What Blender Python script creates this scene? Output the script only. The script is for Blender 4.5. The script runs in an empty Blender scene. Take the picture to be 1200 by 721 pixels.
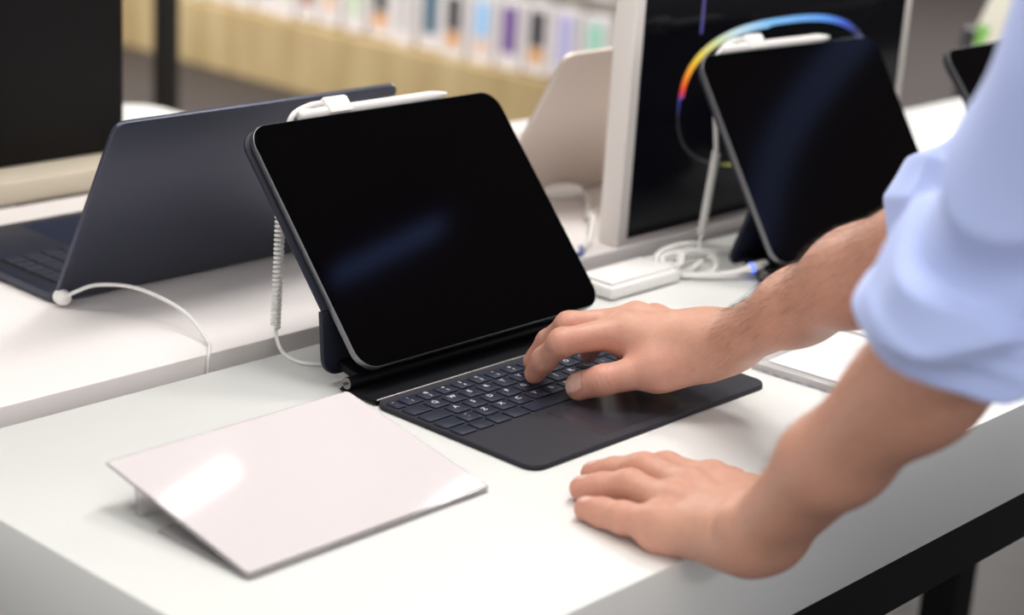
import bpy, bmesh, math, random
import numpy as np
from mathutils import Vector, Matrix, Euler
random.seed(7)
rng = np.random.default_rng(7)
SC = bpy.context.scene
COL = SC.collection
V = Vector

# ------------------------------------------------------------------ materials
def material(name, color, rough=0.5, metal=0.0, spec=0.5, ior=1.5, trans=0.0, coat=0.0, sss=0.0, sheen=0.0,
             noise=None, bump=None, emit=None, attr=None):
    m = bpy.data.materials.new(name); m.use_nodes = True
    nt = m.node_tree; b = nt.nodes['Principled BSDF']
    b.inputs['Base Color'].default_value = (*color, 1)
    b.inputs['Roughness'].default_value = rough
    b.inputs['Metallic'].default_value = metal
    b.inputs['Specular IOR Level'].default_value = spec
    b.inputs['IOR'].default_value = ior
    b.inputs['Transmission Weight'].default_value = trans
    b.inputs['Coat Weight'].default_value = coat
    b.inputs['Coat Roughness'].default_value = 0.05
    b.inputs['Sheen Weight'].default_value = sheen
    if sss:
        b.inputs['Subsurface Weight'].default_value = sss
        b.inputs['Subsurface Radius'].default_value = (0.009, 0.0035, 0.0018)
        b.inputs['Subsurface Scale'].default_value = 1.0
    if emit:
        b.inputs['Emission Color'].default_value = (*emit[0], 1)
        b.inputs['Emission Strength'].default_value = emit[1]
    tc = nt.nodes.new('ShaderNodeTexCoord')
    src = None
    if attr:
        a = nt.nodes.new('ShaderNodeAttribute'); a.attribute_name = attr
        src = a.outputs['Color']
    if noise:                                   # (scale, amount, second colour)
        n = nt.nodes.new('ShaderNodeTexNoise'); n.inputs['Scale'].default_value = noise[0]
        n.inputs['Detail'].default_value = 4
        nt.links.new(tc.outputs['Object'], n.inputs['Vector'])
        mx = nt.nodes.new('ShaderNodeMix'); mx.data_type = 'RGBA'
        mr = nt.nodes.new('ShaderNodeMath'); mr.operation = 'MULTIPLY'; mr.inputs[1].default_value = noise[1]
        nt.links.new(n.outputs['Fac'], mr.inputs[0]); nt.links.new(mr.outputs[0], mx.inputs['Factor'])
        if src is not None: nt.links.new(src, mx.inputs['A'])
        else: mx.inputs['A'].default_value = (*color, 1)
        mx.inputs['B'].default_value = (*noise[2], 1)
        src = mx.outputs['Result']
    if src is not None: nt.links.new(src, b.inputs['Base Color'])
    if bump:                                    # (scale, strength, distance)
        n2 = nt.nodes.new('ShaderNodeTexNoise'); n2.inputs['Scale'].default_value = bump[0]
        n2.inputs['Detail'].default_value = 5
        nt.links.new(tc.outputs['Object'], n2.inputs['Vector'])
        bp = nt.nodes.new('ShaderNodeBump'); bp.inputs['Strength'].default_value = bump[1]
        bp.inputs['Distance'].default_value = bump[2]
        nt.links.new(n2.outputs['Fac'], bp.inputs['Height']); nt.links.new(bp.outputs['Normal'], b.inputs['Normal'])
    return m

def wood_material(name, a, bcol):
    m = bpy.data.materials.new(name); m.use_nodes = True
    nt = m.node_tree; b = nt.nodes['Principled BSDF']
    tc = nt.nodes.new('ShaderNodeTexCoord'); mp = nt.nodes.new('ShaderNodeMapping')
    mp.inputs['Scale'].default_value = (3, 2.2, .35)
    n = nt.nodes.new('ShaderNodeTexNoise'); n.inputs['Scale'].default_value = 3; n.inputs['Detail'].default_value = 6
    r = nt.nodes.new('ShaderNodeValToRGB')
    r.color_ramp.elements[0].position = .35; r.color_ramp.elements[1].position = .68
    r.color_ramp.elements[0].color = (*a, 1); r.color_ramp.elements[1].color = (*bcol, 1)
    nt.links.new(tc.outputs['Object'], mp.inputs['Vector']); nt.links.new(mp.outputs['Vector'], n.inputs['Vector'])
    nt.links.new(n.outputs['Fac'], r.inputs['Fac']); nt.links.new(r.outputs['Color'], b.inputs['Base Color'])
    b.inputs['Roughness'].default_value = 1.0
    return m

M = {}
M['table_near'] = material('white_laminate', (.765, .77, .75), .32, spec=.35, noise=(2.5, .10, (.73, .74, .72)))
M['table_rear'] = material('pinkish_white_laminate', (.87, .82, .81), .30, spec=.35, noise=(2.5, .10, (.83, .785, .775)))
M['apron'] = material('black_apron', (.006, .006, .007), .45, spec=.15)
M['deck'] = material('slate_polyurethane', (.043, .042, .050), .40, spec=.08, bump=(900, .05, .0004))
M['deck_edge'] = material('slate_edge', (.035, .04, .055), .38, spec=.6)
M['hinge_bar'] = material('black_hinge_bar', (.006, .006, .008), .40, spec=.12)
M['hinge'] = material('grey_hinge_metal', (.06, .06, .065), .35, metal=.6)
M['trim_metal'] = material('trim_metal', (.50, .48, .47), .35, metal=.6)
M['cap'] = material('hinge_cap', (.20, .19, .19), .4, metal=.5)
M['navy_panel'] = material('navy_polyurethane', (.009, .011, .021), .45, spec=.3, bump=(800, .05, .0004))
M['key'] = material('slate_keycap', (.019, .023, .042), .40, spec=.38)
M['legend'] = material('key_legend', (.62, .64, .68), .5)
M['trackpad'] = material('trackpad_glass', (.034, .034, .044), .22, spec=.5)
M['aluminium'] = material('space_grey_aluminium', (.20, .20, .21), .38, metal=.85)
M['glass'] = material('black_bezel_glass', (.0012, .0012, .0016), .06, spec=.14)
M['display'] = material('dark_display', (.0018, .0012, .0016), .07, spec=.14)
M['white_plastic'] = material('white_plastic', (.84, .82, .80), .35)
M['white_rubber'] = material('white_rubber', (.80, .79, .76), .45)
M['grey_rubber'] = material('grey_rubber', (.25, .25, .26), .5)
M['blue_rubber'] = material('blue_cord', (.10, .14, .36), .4)
M['blue_led'] = material('blue_indicator', (.05, .1, .8), .4, emit=((.1, .2, 1.), 2.0))
M['laptop_navy'] = material('midnight_aluminium', (.055, .06, .09), .36, metal=.55, spec=.5)
M['laptop_edge'] = material('midnight_edge', (.05, .062, .115), .35, metal=.6)
M['laptop_key'] = material('navy_keycap', (.03, .032, .05), .4)
M['laptop_beige'] = material('starlight_aluminium', (.66, .58, .52), .40, metal=.25)
M['panel_white'] = material('white_display_frame', (.80, .75, .71), .4)
M['screen_lit'] = material('dark_lit_screen', (.002, .002, .003),   .10, spec=.10, emit=((.0015, .0015, .0025), 1.0))
M['paper'] = material('pinkish_paper', (.68, .628, .640), .8, spec=.1, coat=.5)
M['acrylic'] = material('clear_acrylic', (.93, .90, .905), .08, ior=1.40, trans=.75)
M['acrylic_block'] = material('thick_acrylic', (.95, .93, .93), .12, ior=1.35, trans=.55)
M['card'] = material('printed_card', (.78, .74, .75), .5)
M['print_grey'] = material('grey_print', (.45, .42, .46), .6)
M['floor'] = material('grey_floor', (.050, .042, .042), .5, spec=.25, noise=(1.5, .5, (.042, .034, .034)))
M['ceiling'] = material('dark_ceiling', (.22, .22, .22), .9)
M['wall'] = material('warm_grey_wall', (.30, .28, .26), .8)
M['wood'] = wood_material('pale_oak', (.40, .285, .13), (.56, .43, .235))
M['rack'] = material('cream_rack', (.70, .66, .60), .6)
M['package'] = material('white_package', (.80, .76, .77), .4)
M['black'] = material('matt_black', (.012, .011, .011), .5)
M['post'] = material('black_post', (.012, .010, .007), .5)
M['board'] = material('black_board', (.006, .0055, .006), .5, spec=.12)
M['base_strip'] = material('beige_reflection', (.60, .53, .42), .5)  # tone of the board's reflection in the table top, put into a colour
M['cream'] = material('cream_board', (.74, .70, .60), .5)
M['green'] = material('green_print', (.22, .52, .10), .5)
M['skin'] = material('skin', (.60, .33, .24), .46, spec=.42, sss=.22, attr='Col',
                     noise=(160, .42, (.47, .20, .14)), bump=(900, .45, .0007))
M['hair'] = material('brown_hair', (.035, .018, .010), .5)
M['shirt'] = material('light_blue_cotton', (.47, .56, .91), .8, spec=.2, sheen=.25, bump=(1800, .15, .0004),
                      noise=(40, .18, (.53, .61, .93)))
M['trousers'] = material('dark_navy_trousers', (.02, .022, .035), .85, bump=(1500, .2, .0004))
M['leather'] = material('black_leather', (.01, .009, .008), .4)
M['lamp_body'] = material('lamp_body', (.05, .05, .05), .5)
M['lamp_lens'] = material('lamp_lens', (.9, .9, .9), .5, emit=((1, .96, .9), 5))
M['arc_lens'] = material('dim_blue_lens', (.3, .4, .9), .5, emit=((.28, .42, .85), .9))
M['blue_lens'] = material('blue_lens', (.3, .4, .9), .5, emit=((.25, .40, 1.0), 2.6))

# ------------------------------------------------------------------ helpers
def tag(o, label=None, cat=None, group=None, kind=None):
    if label: o['label'] = label
    if cat: o['category'] = cat
    if group: o['group'] = group
    if kind: o['kind'] = kind
    return o

def empty(name, loc=(0, 0, 0), rz=0.0):
    o = bpy.data.objects.new(name, None); COL.objects.link(o)
    o.location = loc; o.rotation_euler = (0, 0, rz); o.empty_display_size = .05
    return o

def obj(name, bm, mats, parent=None, smooth=None, loc=None):
    if not isinstance(mats, (list, tuple)): mats = [mats]
    me = bpy.data.meshes.new(name)
    if isinstance(bm, bmesh.types.BMesh):
        bmesh.ops.recalc_face_normals(bm, faces=bm.faces)
        bm.to_mesh(me); bm.free()
    for m in mats: me.materials.append(m)
    o = bpy.data.objects.new(name, me); COL.objects.link(o)
    if parent is not None: o.parent = parent
    if loc is not None: o.location = loc
    if smooth is not None:
        for pl in me.polygons: pl.use_smooth = True
        if smooth < 179:
            try: me.set_sharp_from_angle(angle=math.radians(smooth))
            except Exception: pass
    return o

def rrect(w, h, r, n=8, cx=0, cy=0):
    """outline of a rounded rectangle, centred"""
    r = min(r, w/2-1e-6, h/2-1e-6); pts = []
    for (sx, sy, a0) in ((1, 1, 0), (-1, 1, 90), (-1, -1, 180), (1, -1, 270)):
        for i in range(n+1):
            a = math.radians(a0+90*i/n)
            pts.append((cx+sx*(w/2-r)+r*math.cos(a), cy+sy*(h/2-r)+r*math.sin(a)))
    return pts

def add_prism(bm, pts, z0, z1, xf=None, bev=0.0, seg=2, mi=0, bevb=None):
    """closed outline extruded z0..z1 with rounded top and bottom edges"""
    if bevb is None: bevb = bev
    c = V((sum(p[0] for p in pts)/len(pts), sum(p[1] for p in pts)/len(pts)))
    n = len(pts)
    nrm = []
    for i in range(n):
        a = V(pts[i-1]); b = V(pts[(i+1) % n]); t = (b-a)
        nn = V((t.y, -t.x)); nn = nn.normalized() if nn.length > 1e-12 else V((0, 0)); nrm.append(nn)
    area = sum(pts[i-1][0]*pts[i][1]-pts[i][0]*pts[i-1][1] for i in range(n))
    if area < 0: nrm = [-k for k in nrm]
    rings = []
    def ring(ins, z):
        vs = []
        for p_, k in zip(pts, nrm):
            co = V((p_[0]-k.x*ins, p_[1]-k.y*ins, z))
            vs.append(bm.verts.new(xf @ co if xf else co))
        rings.append(vs)
    if bevb > 0:
        for i in range(seg+1):
            a = math.pi/2*i/seg; ring(bevb*(1-math.sin(a)), z0+bevb*(1-math.cos(a)))
    else: ring(0, z0)
    if bev > 0:
        for i in range(seg+1):
            a = math.pi/2*i/seg; ring(bev*(1-math.cos(a)), z1-bev*(1-math.sin(a)))
    else: ring(0, z1)
    fs = []
    for r0, r1 in zip(rings, rings[1:]):
        for i in range(n): fs.append(bm.faces.new((r0[i-1], r0[i], r1[i], r1[i-1])))
    fs.append(bm.faces.new(rings[-1])); fs.append(bm.faces.new(rings[0][::-1]))
    for f in fs: f.material_index = mi
    return fs

def add_box(bm, x0, x1, y0, y1, z0, z1, bev=0.0, xf=None, mi=0, seg=2):
    return add_prism(bm, [(x0, y0), (x1, y0), (x1, y1), (x0, y1)] if bev == 0 else
                     rrect(x1-x0, y1-y0, bev, 3, (x0+x1)/2, (y0+y1)/2), z0, z1, xf, bev, seg, mi)

def catmull(pts, sub=8):
    P = [V(p) for p in pts]; P = [2*P[0]-P[1]]+P+[2*P[-1]-P[-2]]
    out = []
    for i in range(1, len(P)-2):
        for k in range(sub):
            t = k/sub; a, b, c, d = P[i-1], P[i], P[i+1], P[i+2]
            out.append(.5*((2*b)+(-a+c)*t+(2*a-5*b+4*c-d)*t*t+(-a+3*b-3*c+d)*t**3))
    out.append(P[-2]); return out

def add_tube(bm, path, r, n=8, mi=0, cap=True):
    """tube along points; r is a number or a list"""
    path = [V(p) for p in path]; m = len(path)
    rs = [r]*m if not isinstance(r, (list, tuple)) else r
    t0 = (path[1]-path[0]).normalized()
    u = t0.orthogonal().normalized(); rings = []
    for i in range(m):
        t = (path[min(i+1, m-1)]-path[max(i-1, 0)])
        t = t.normalized() if t.length > 1e-12 else t0
        u = (u-t*u.dot(t)); u = u.normalized() if u.length > 1e-9 else t.orthogonal().normalized()
        w = t.cross(u)
        rings.append([bm.verts.new(path[i]+rs[i]*(math.cos(2*math.pi*k/n)*u+math.sin(2*math.pi*k/n)*w)) for k in range(n)])
    fs = []
    for a, b in zip(rings, rings[1:]):
        for k in range(n): fs.append(bm.faces.new((a[k-1], a[k], b[k], b[k-1])))
    if cap:
        fs.append(bm.faces.new(rings[0][::-1])); fs.append(bm.faces.new(rings[-1]))
    for f in fs: f.material_index = mi
    return fs

def frame(o, ex, ey, ez):
    m = Matrix.Identity(4)
    for i, e in enumerate((ex, ey, ez)): m.col[i][:3] = e
    m.col[3][:3] = o
    return m

def new(): return bmesh.new()

_glyph = {}
def glyph(ch, size):
    k = (ch, size)
    if k not in _glyph:
        cu = bpy.data.curves.new('glyph', 'FONT'); cu.body = ch; cu.size = size; cu.offset = size*.018
        cu.align_x = 'CENTER'; cu.align_y = 'CENTER'; cu.resolution_u = 2
        o = bpy.data.objects.new('glyph', cu); COL.objects.link(o)
        dg = bpy.context.evaluated_depsgraph_get(); dg.update()
        me = bpy.data.meshes.new_from_object(o.evaluated_get(dg))
        _glyph[k] = ([tuple(v.co) for v in me.vertices], [tuple(p.vertices) for p in me.polygons])
        bpy.data.objects.remove(o); bpy.data.curves.remove(cu); bpy.data.meshes.remove(me)
    return _glyph[k]

def add_glyph(bm, ch, size, x, y, z, mi):
    vs, fs = glyph(ch, size)
    b = [bm.verts.new((x+v[0], y+v[1], z)) for v in vs]
    for f in fs:
        try:
            ff = bm.faces.new([b[i] for i in f]); ff.material_index = mi
        except ValueError: pass

def copy_tree(root, loc, rz, label=None, name=None):
    """copy of a thing with copies of its parts and sub-parts"""
    def cp(o, parent):
        c = o.copy(); COL.objects.link(c)
        if parent is not None: c.parent = parent
        for ch in list(o.children): cp(ch, c)
        return c
    r = cp(root, None); r.location = loc; r.rotation_euler = (0, 0, rz)
    if label: r['label'] = label
    return r

# ------------------------------------------------------------------ camera
cam = bpy.data.cameras.new('camera'); cam_o = bpy.data.objects.new('camera', cam); COL.objects.link(cam_o)
cam_o.location = (-1.06156, -.98761, .51126); cam_o.rotation_euler = (1.25889, -.06065, -.82326)
cam.sensor_width = 36; cam.lens = 66.145; cam.clip_start = .02
cam.dof.use_dof = True; cam.dof.focus_distance = 1.43; cam.dof.aperture_fstop = 3.9
SC.camera = cam_o
SC.view_settings.view_transform = 'Standard'
try: SC.view_settings.look = 'None'
except Exception: pass
SC.view_settings.gamma = 1; SC.view_settings.use_curve_mapping = False
SC.view_settings.exposure = -0.06
SC.cycles.use_denoising = True
SC.cycles.max_bounces = 8; SC.cycles.transparent_max_bounces = 8

FLOOR = -.9; CEIL = 2.15
# ------------------------------------------------------------------ the shop
bm = new(); add_box(bm, -5, 9, -5, 9, FLOOR-.1, FLOOR); tag(obj('floor', bm, M['floor']), kind='structure')
bm = new(); add_box(bm, -5, 9, -5, 9, CEIL, CEIL+.1); tag(obj('ceiling', bm, M['ceiling']), kind='structure')
bm = new(); add_box(bm, 8.9, 9, -5, 9, FLOOR, CEIL); tag(obj('wall_east', bm, M['wall']), kind='structure')
bm = new(); add_box(bm, -5, 8.9, 8.9, 9, FLOOR, CEIL); tag(obj('wall_north', bm, M['wall']), kind='structure')

def display_table(x0, x1, y0, y1, m, label, name='display_table'):
    t = empty(name, ((x0+x1)/2, (y0+y1)/2, FLOOR))
    w, d = x1-x0, y1-y0
    bm = new(); add_box(bm, -w/2, w/2, -d/2, d/2, .9-.085, .9, bev=.0016)
    obj('table_top', bm, m, t, smooth=40)
    bm = new()
    for (a, b, c, e) in ((-w/2+.004, w/2-.004, -d/2+.004, -d/2+.024), (-w/2+.004, w/2-.004, d/2-.024, d/2-.004),
                         (-w/2+.004, -w/2+.024, -d/2+.024, d/2-.024), (w/2-.024, w/2-.004, -d/2+.024, d/2-.024)):
        add_box(bm, a, b, c, e, .9-.132, .9-.0853)
    obj('apron', bm, M['apron'], t)
    for sx in (-1, 1):
        for sy in (-1, 1):
            bm = new(); add_box(bm, sx*(w/2-.055)-.025, sx*(w/2-.055)+.025, sy*(d/2-.055)-.025, sy*(d/2-.055)+.025, .0005, .9-.0853, bev=.003)
            obj('table_leg', bm, M['apron'], t)
    return tag(t, label, 'table')

display_table(-.461, 1.030, -.3515, .1010, M['table_near'], 'white display table with the open tablet keyboard the man types on')
display_table(-1.20, 1.030, .1350, .5960, M['table_rear'], 'pinkish white display table carrying the dark navy laptop')
display_table(1.035, 2.20, -.3515, .3510, M['table_near'], 'white display table end visible past the second tablet')

# ------------------------------------------------------------------ tablet, keyboard case, stylus
TILT = .7252
def tablet_frame(tilt):
    s, c = math.sin(tilt), math.cos(tilt)
    # local: x along the width, y up the screen, z out of the screen; origin at the bottom edge of the front face
    return frame(V((0, -.016, .0226)), V((1, 0, 0)), V((0, s, c)), V((0, -c, s)))
W_, H_, T_ = .2806, .2149, .0062

def build_tablet(tilt):
    F = tablet_frame(tilt); root = empty('tablet')
    bm = new(); add_prism(bm, rrect(W_, H_, .018, 10, 0, H_/2), -T_, -.0002, F, bev=.0007, seg=3, bevb=.0009)
    obj('housing', bm, M['aluminium'], root, smooth=35)
    bm = new()
    o_ = rrect(W_-.0012, H_-.0012, .0174, 10, 0, H_/2); i_ = rrect(W_-.0170, H_-.0170, .0105, 10, 0, H_/2)
    vo = [bm.verts.new(F @ V((*q, .0001))) for q in o_]; vi = [bm.verts.new(F @ V((*q, .0001))) for q in i_]
    vb = [bm.verts.new(F @ V((*q, -.0006))) for q in o_]; n = len(o_)
    for k in range(n):
        bm.faces.new((vo[k-1], vo[k], vi[k], vi[k-1])); bm.faces.new((vb[k-1], vb[k], vo[k], vo[k-1]))
    obj('bezel', bm, M['glass'], root)
    bm = new(); add_prism(bm, i_, -.0006, .0001, F); obj('screen', bm, M['display'], root)
    return root

def build_case(tilt, back=0.0):
    root = empty('keyboard_case')
    # deck: a thin slab lying on the table
    bm = new(); add_prism(bm, rrect(.2810, .1650, .0125, 8, 0, -.1147), .0004, .0022, bev=.0004, seg=2, bevb=.0008)
    obj('base_sole', bm, M['navy_panel'], root, smooth=40)
    bm = new(); add_prism(bm, rrect(.2806, .1645, .0122, 8, 0, -.1147), .0022, .0045, bev=.0013, seg=3, bevb=.0001)
    deck = obj('deck', bm, M['deck'], root, smooth=40)
    bm = new(); add_box(bm, -.0535, .0535, -.1885, -.1300, .0044, .00462, bev=.00015)
    obj('trackpad', bm, M['trackpad'], root)
    bm = new()      # thin dark gap around the trackpad
    add_box(bm, -.0540, .0540, -.1890, -.1295, .0043, .00453); obj('trackpad_gap', bm, M['black'], root)
    # key well: dark floor below the keys
    bm = new(); add_box(bm, -.1385, .1385, -.1245, -.0425, .0043, .00455); obj('key_well', bm, M['deck'], root)
    u = .0188; rows = []
    def key(x0, x1, y0, y1, txt=None):
        rows.append((x0, x1, y0, y1, txt))
    Y = [(-.0566, -.0437), (-.0740, -.0605), (-.0908, -.0772), (-.1075, -.0938), (-.1238, -.1102)]
    key(-.1375, -.1285, *Y[0], '`')
    for i, t in enumerate(['1', '2', '3', '4', '5', '6', '7', '8', '9', '0', '-', '=']): key(-.1257+u*i, -.1097+u*i, *Y[0], t)
    key(.1000, .1375, *Y[0])
    key(-.1375, -.1178, *Y[1])
    for i, t in enumerate('QWERTYUIOP[]'): key(-.1149+u*i, -.0989+u*i, *Y[1], t)
    key(.1107, .1375, *Y[1])
    key(-.1375, -.1122, *Y[2])
    for i, t in enumerate("ASDFGHJKL;'\\"): key(-.1094+u*i, -.0934+u*i, *Y[2], t)
    key(.1162, .1375, *Y[2])
    key(-.1375, -.1176, *Y[3])
    for i, t in enumerate('`ZXCVBNM,./'): key(-.1147+u*i, -.0987+u*i, *Y[3], t)
    key(.0921, .1375, *Y[3])
    y4 = Y[4]
    for a, b in ((-.1375, -.1215), (-.1187, -.1027), (-.0999, -.0844), (-.0816, -.0635), (-.0607, .0340), (.0368, .0549), (.0577, .0732), (.0760, .0910)): key(a, b, *y4)
    ym = (y4[0]+y4[1])/2
    key(.0938, .1120, y4[0], ym-.0004); key(.0938, .1120, ym+.0004, y4[1]); key(.1148, .1375, *y4)
    for (x0, x1, y0, y1, t) in rows:
        bm = new()
        add_prism(bm, rrect(x1-x0+.0006, y1-y0+.0006, .0016, 3, (x0+x1)/2, (y0+y1)/2), .0046, .0060, bev=.00045, seg=2, bevb=.00001)
        if t:
            two = t in "1234567890`-=[];'\\,./"
            if t in '1234567890-=`' :
                pair = {'1': '!', '2': '@', '3': '#', '4': '$', '5': '%', '6': '^', '7': '&', '8': '*', '9': '(', '0': ')', '-': '_', '=': '+', '`': '~'}[t]
                add_glyph(bm, pair, .0042, (x0+x1)/2, y1-.0030, .00604, 1)
                add_glyph(bm, t, .0046, (x0+x1)/2, y1-.0088, .00604, 1)
            else: add_glyph(bm, t, .0066, (x0+x1)/2, (y0+y1)/2+.0022, .00604, 1)
        k = obj('key', bm, [M['key'], M['legend']], root, smooth=50)
    # hinge zone and cylinder
    bm = new(); add_prism(bm, [(-.0330, .0005), (-.0330, .0044), (-.0322, .0047), (-.0060, .0047), (.0060, .0046), (.0070, .0005)], -.1385, .1385,
                          frame(V((0, 0, 0)), V((0, 1, 0)), V((0, 0, 1)), V((1, 0, 0))), bev=.003, seg=3)
    obj('hinge_bar', bm, M['hinge_bar'], root, smooth=30)
    bm = new(); add_tube(bm, [(-.1385, -.0015, .0093), (.1010, -.0015, .0093)], .0047, 20)
    cyl = obj('hinge', bm, M['hinge_bar'], root, smooth=40)
    bm = new(); add_tube(bm, [(-.1392, -.0015, .0093), (-.1383, -.0015, .0093)], .0046, 20)
    cap = obj('hinge_cap', bm, M['cap'], cyl, smooth=40)
    bm = new(); add_prism(bm, rrect(.0062, .0022, .00105, 5), 0, .0006, frame(V((-.1396, -.0015, .0093)), V((0, .9, -.43)).normalized(), V((0, .43, .9)).normalized(), V((1, 0, 0))))
    obj('charging_port', bm, M['black'], cap)
    bm = new()      # bridge from the cylinder to the lower back panel
    add_prism(bm, [(-.0015, .0058), (-.0015, .0135), (.010, .0150), (.0215+back, .0185), (.0215+back, .0115)], -.126, .0985,
              frame(V((0, 0, 0)), V((0, 1, 0)), V((0, 0, 1)), V((1, 0, 0))), bev=.001)
    obj('hinge_bridge', bm, M['hinge_bar'], root, smooth=40)
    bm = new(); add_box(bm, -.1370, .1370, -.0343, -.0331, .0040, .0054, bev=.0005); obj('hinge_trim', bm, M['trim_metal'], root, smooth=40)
    # lower back panel
    s, c = math.sin(tilt), math.cos(tilt)
    F = tablet_frame(tilt)
    a = V((0, .0225+back, .0072)); fold = F @ V((0, .056, -T_-.0016))
    d = (fold-a); L = d.length; d.normalize(); nrm = V((0, d.z, -d.y))
    LF = frame(a, V((1, 0, 0)), d, V((1, 0, 0)).cross(d))
    bm = new()
    pts = rrect(.2808, L+.02, .0150, 8, 0, (L+.02)/2); pts = [(x, min(y, L)) for x, y in pts]
    q = []
    for p_ in pts:
        if not q or (abs(q[-1][0]-p_[0])+abs(q[-1][1]-p_[1]) > 1e-7): q.append(p_)
    q = [(x, y) for x, y in q]
    bl = rrect(.2808, 2*L, .0150, 8, 0, L); bl = [p_ for p_ in bl if p_[1] < L]; bl = [(-.1404, L)]+bl+[(.1404, L)]
    add_prism(bm, bl, -.0042, .0002, LF, bev=.0012, seg=3)
    obj('lower_back_panel', bm, M['navy_panel'], root, smooth=40)
    # upper back panel carrying the tablet
    bm = new(); up_ = [q for q in rrect(.2806, 2*H_-.0020, .0185, 10, 0, .0003) if q[1] > .0563]; up_ = [(.1403, .0563)]+up_+[(-.1403, .0563)]
    add_prism(bm, up_, -T_-.0030, -T_-.0001, F, bev=.0011, seg=3)
    obj('upper_back_panel', bm, M['navy_panel'], root, smooth=40)
    return root

def build_stylus(x0, x1, tilt):
    """pencil lying along the top edge of the tablet"""
    F = tablet_frame(tilt); root = empty('stylus')
    yy = H_+.0046; zz = -T_/2
    A = F @ V((x0, yy, zz)); B = F @ V((x1, yy, zz)); L = (B-A).length; dx = (B-A).normalized()
    bm = new()
    add_tube(bm, [A+dx*k for k in (0, .0008, .0025, .006, L-.021)], [.0024, .0036, .0043, .0045, .0045], 20)
    obj('barrel', bm, M['white_plastic'], root, smooth=45)
    bm = new(); add_tube(bm, [A+dx*k for k in (L-.0209, L-.012, L-.004, L-.0008, L)], [.00445, .0035, .0022, .0013, .0005], 20)
    obj('tip', bm, M['white_plastic'], root, smooth=60)
    return root

def coil_points(p0, p1, r, turns, n=12):
    p0, p1 = V(p0), V(p1); d = (p1-p0); L = d.length; d.normalize(); u = d.orthogonal().normalized(); w = d.cross(u)
    out = []
    for i in range(turns*n+1):
        a = 2*math.pi*i/n; t = i/(turns*n)
        # slight sag so that it hangs like a cord
        out.append(p0+d*L*t+r*(math.cos(a)*u+math.sin(a)*w))
    return out

def build_tether(tilt, xc, coil_top, coil_bot, tail, turns=34):
    F = tablet_frame(tilt); root = empty('security_tether')
    yy = H_+.0046; zz = -T_/2
    # clip wrapping the stylus
    prof = []
    for i in range(25):
        a = math.radians(-215+250*i/24); prof.append((.0066*math.cos(a), .0066*math.sin(a)))
    bm = new()
    G = frame(F @ V((xc-.0125, yy, zz)), F.to_3x3() @ V((0, 0, 1)), F.to_3x3() @ V((0, 1, 0)), F.to_3x3() @ V((1, 0, 0)))
    outl = [(-.0062, -.0040), (.0060, -.0040), (.0066, .0020), (.0062, .0085), (.0040, .0112), (-.0040, .0112), (-.0066, .0085), (-.0070, .0020)]
    add_prism(bm, outl, 0, .025, G, bev=.0016, seg=3)
    obj('clip', bm, M['white_plastic'], root, smooth=50)
    # cord from the clip bending over the edge and down behind
    a = F @ V((xc-.010, yy+.0078, zz+.0006))
    b = F @ V((xc-.028, yy+.0070, zz+.0006)); c_ = F @ V((xc-.047, yy+.0005, zz-.001)); d_ = F @ V((xc-.054, yy-.014, zz-.012))
    ct = V(coil_top)
    bm = new(); add_tube(bm, catmull([a, b, c_, d_, ct+(d_-ct)*.3, ct], 10), .0024, 10)
    obj('lead', bm, M['white_rubber'], root, smooth=80)
    bm = new(); pts = coil_points(coil_top, coil_bot, .0031, turns); add_tube(bm, pts, .00145, 7)
    obj('coil', bm, M['white_rubber'], root, smooth=80)
    bm = new(); add_tube(bm, catmull([V(coil_bot)]+[V(q) for q in tail], 10), .0016, 8)
    obj('tail_cord', bm, M['white_rubber'], root, smooth=80)
    return root

def place(o, loc, rz, label, cat, group=None):
    o.location = loc; o.rotation_euler = (0, 0, rz); tag(o, label, cat, group); return o

# the tablet in use
DX = .0005
place(build_tablet(TILT), (.0065-.0015, 0, 0), 0, 'tablet with a black switched-off screen above the keyboard the man types on', 'tablet')
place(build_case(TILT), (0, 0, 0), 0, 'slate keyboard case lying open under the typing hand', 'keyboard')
place(build_stylus(-.0835, .0865, TILT), (.006, 0, 0), 0, 'white stylus on top of the tablet the man is using', 'stylus')
place(build_tether(TILT, -.042, (-.104, .1260, .140), (-.107, .1260, .012),
      [(-.112, .118, .004), (-.123, .098, .0018), (-.128, .078, .0018), (-.122, .062, .0018), (-.100, .050, .0018), (-.075, .047, .0018)]),
      (.006, 0, 0), 0, 'white coiled security cable clipped to the stylus on the tablet in use', 'cable')

# the second tablet further along the table
T2 = .594; L2 = (.509, -.036, 0); R2 = -.0662
place(build_tablet(T2), L2, R2, 'tablet with a black screen standing behind the typing forearm', 'tablet')
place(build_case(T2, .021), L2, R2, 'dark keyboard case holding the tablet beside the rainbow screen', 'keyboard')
place(build_stylus(-.100, .070, T2), L2, R2, 'white stylus on the tablet in front of the rainbow screen', 'stylus')
place(build_tether(T2, -.052, (-.090, .112, .100), (-.118, .098, .022),
      [(-.124, .094, .010), (-.135, .085, .003), (-.160, .085, .0018), (-.190, .095, .0018), (-.215, .105, .0018)], 26),
      L2, R2, 'white coiled security cable hanging behind the tablet by the rainbow screen', 'cable')

# the third tablet on the far table
L3 = (.860, -.112, 0); R3 = 0.0; T3 = .70
place(build_tablet(T3), L3, R3, 'tablet of which one dark screen corner shows past the blue sleeve', 'tablet')
place(build_case(T3, .005), L3, R3, 'navy keyboard case holding the tablet partly covered by the blue sleeve', 'keyboard')

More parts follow.
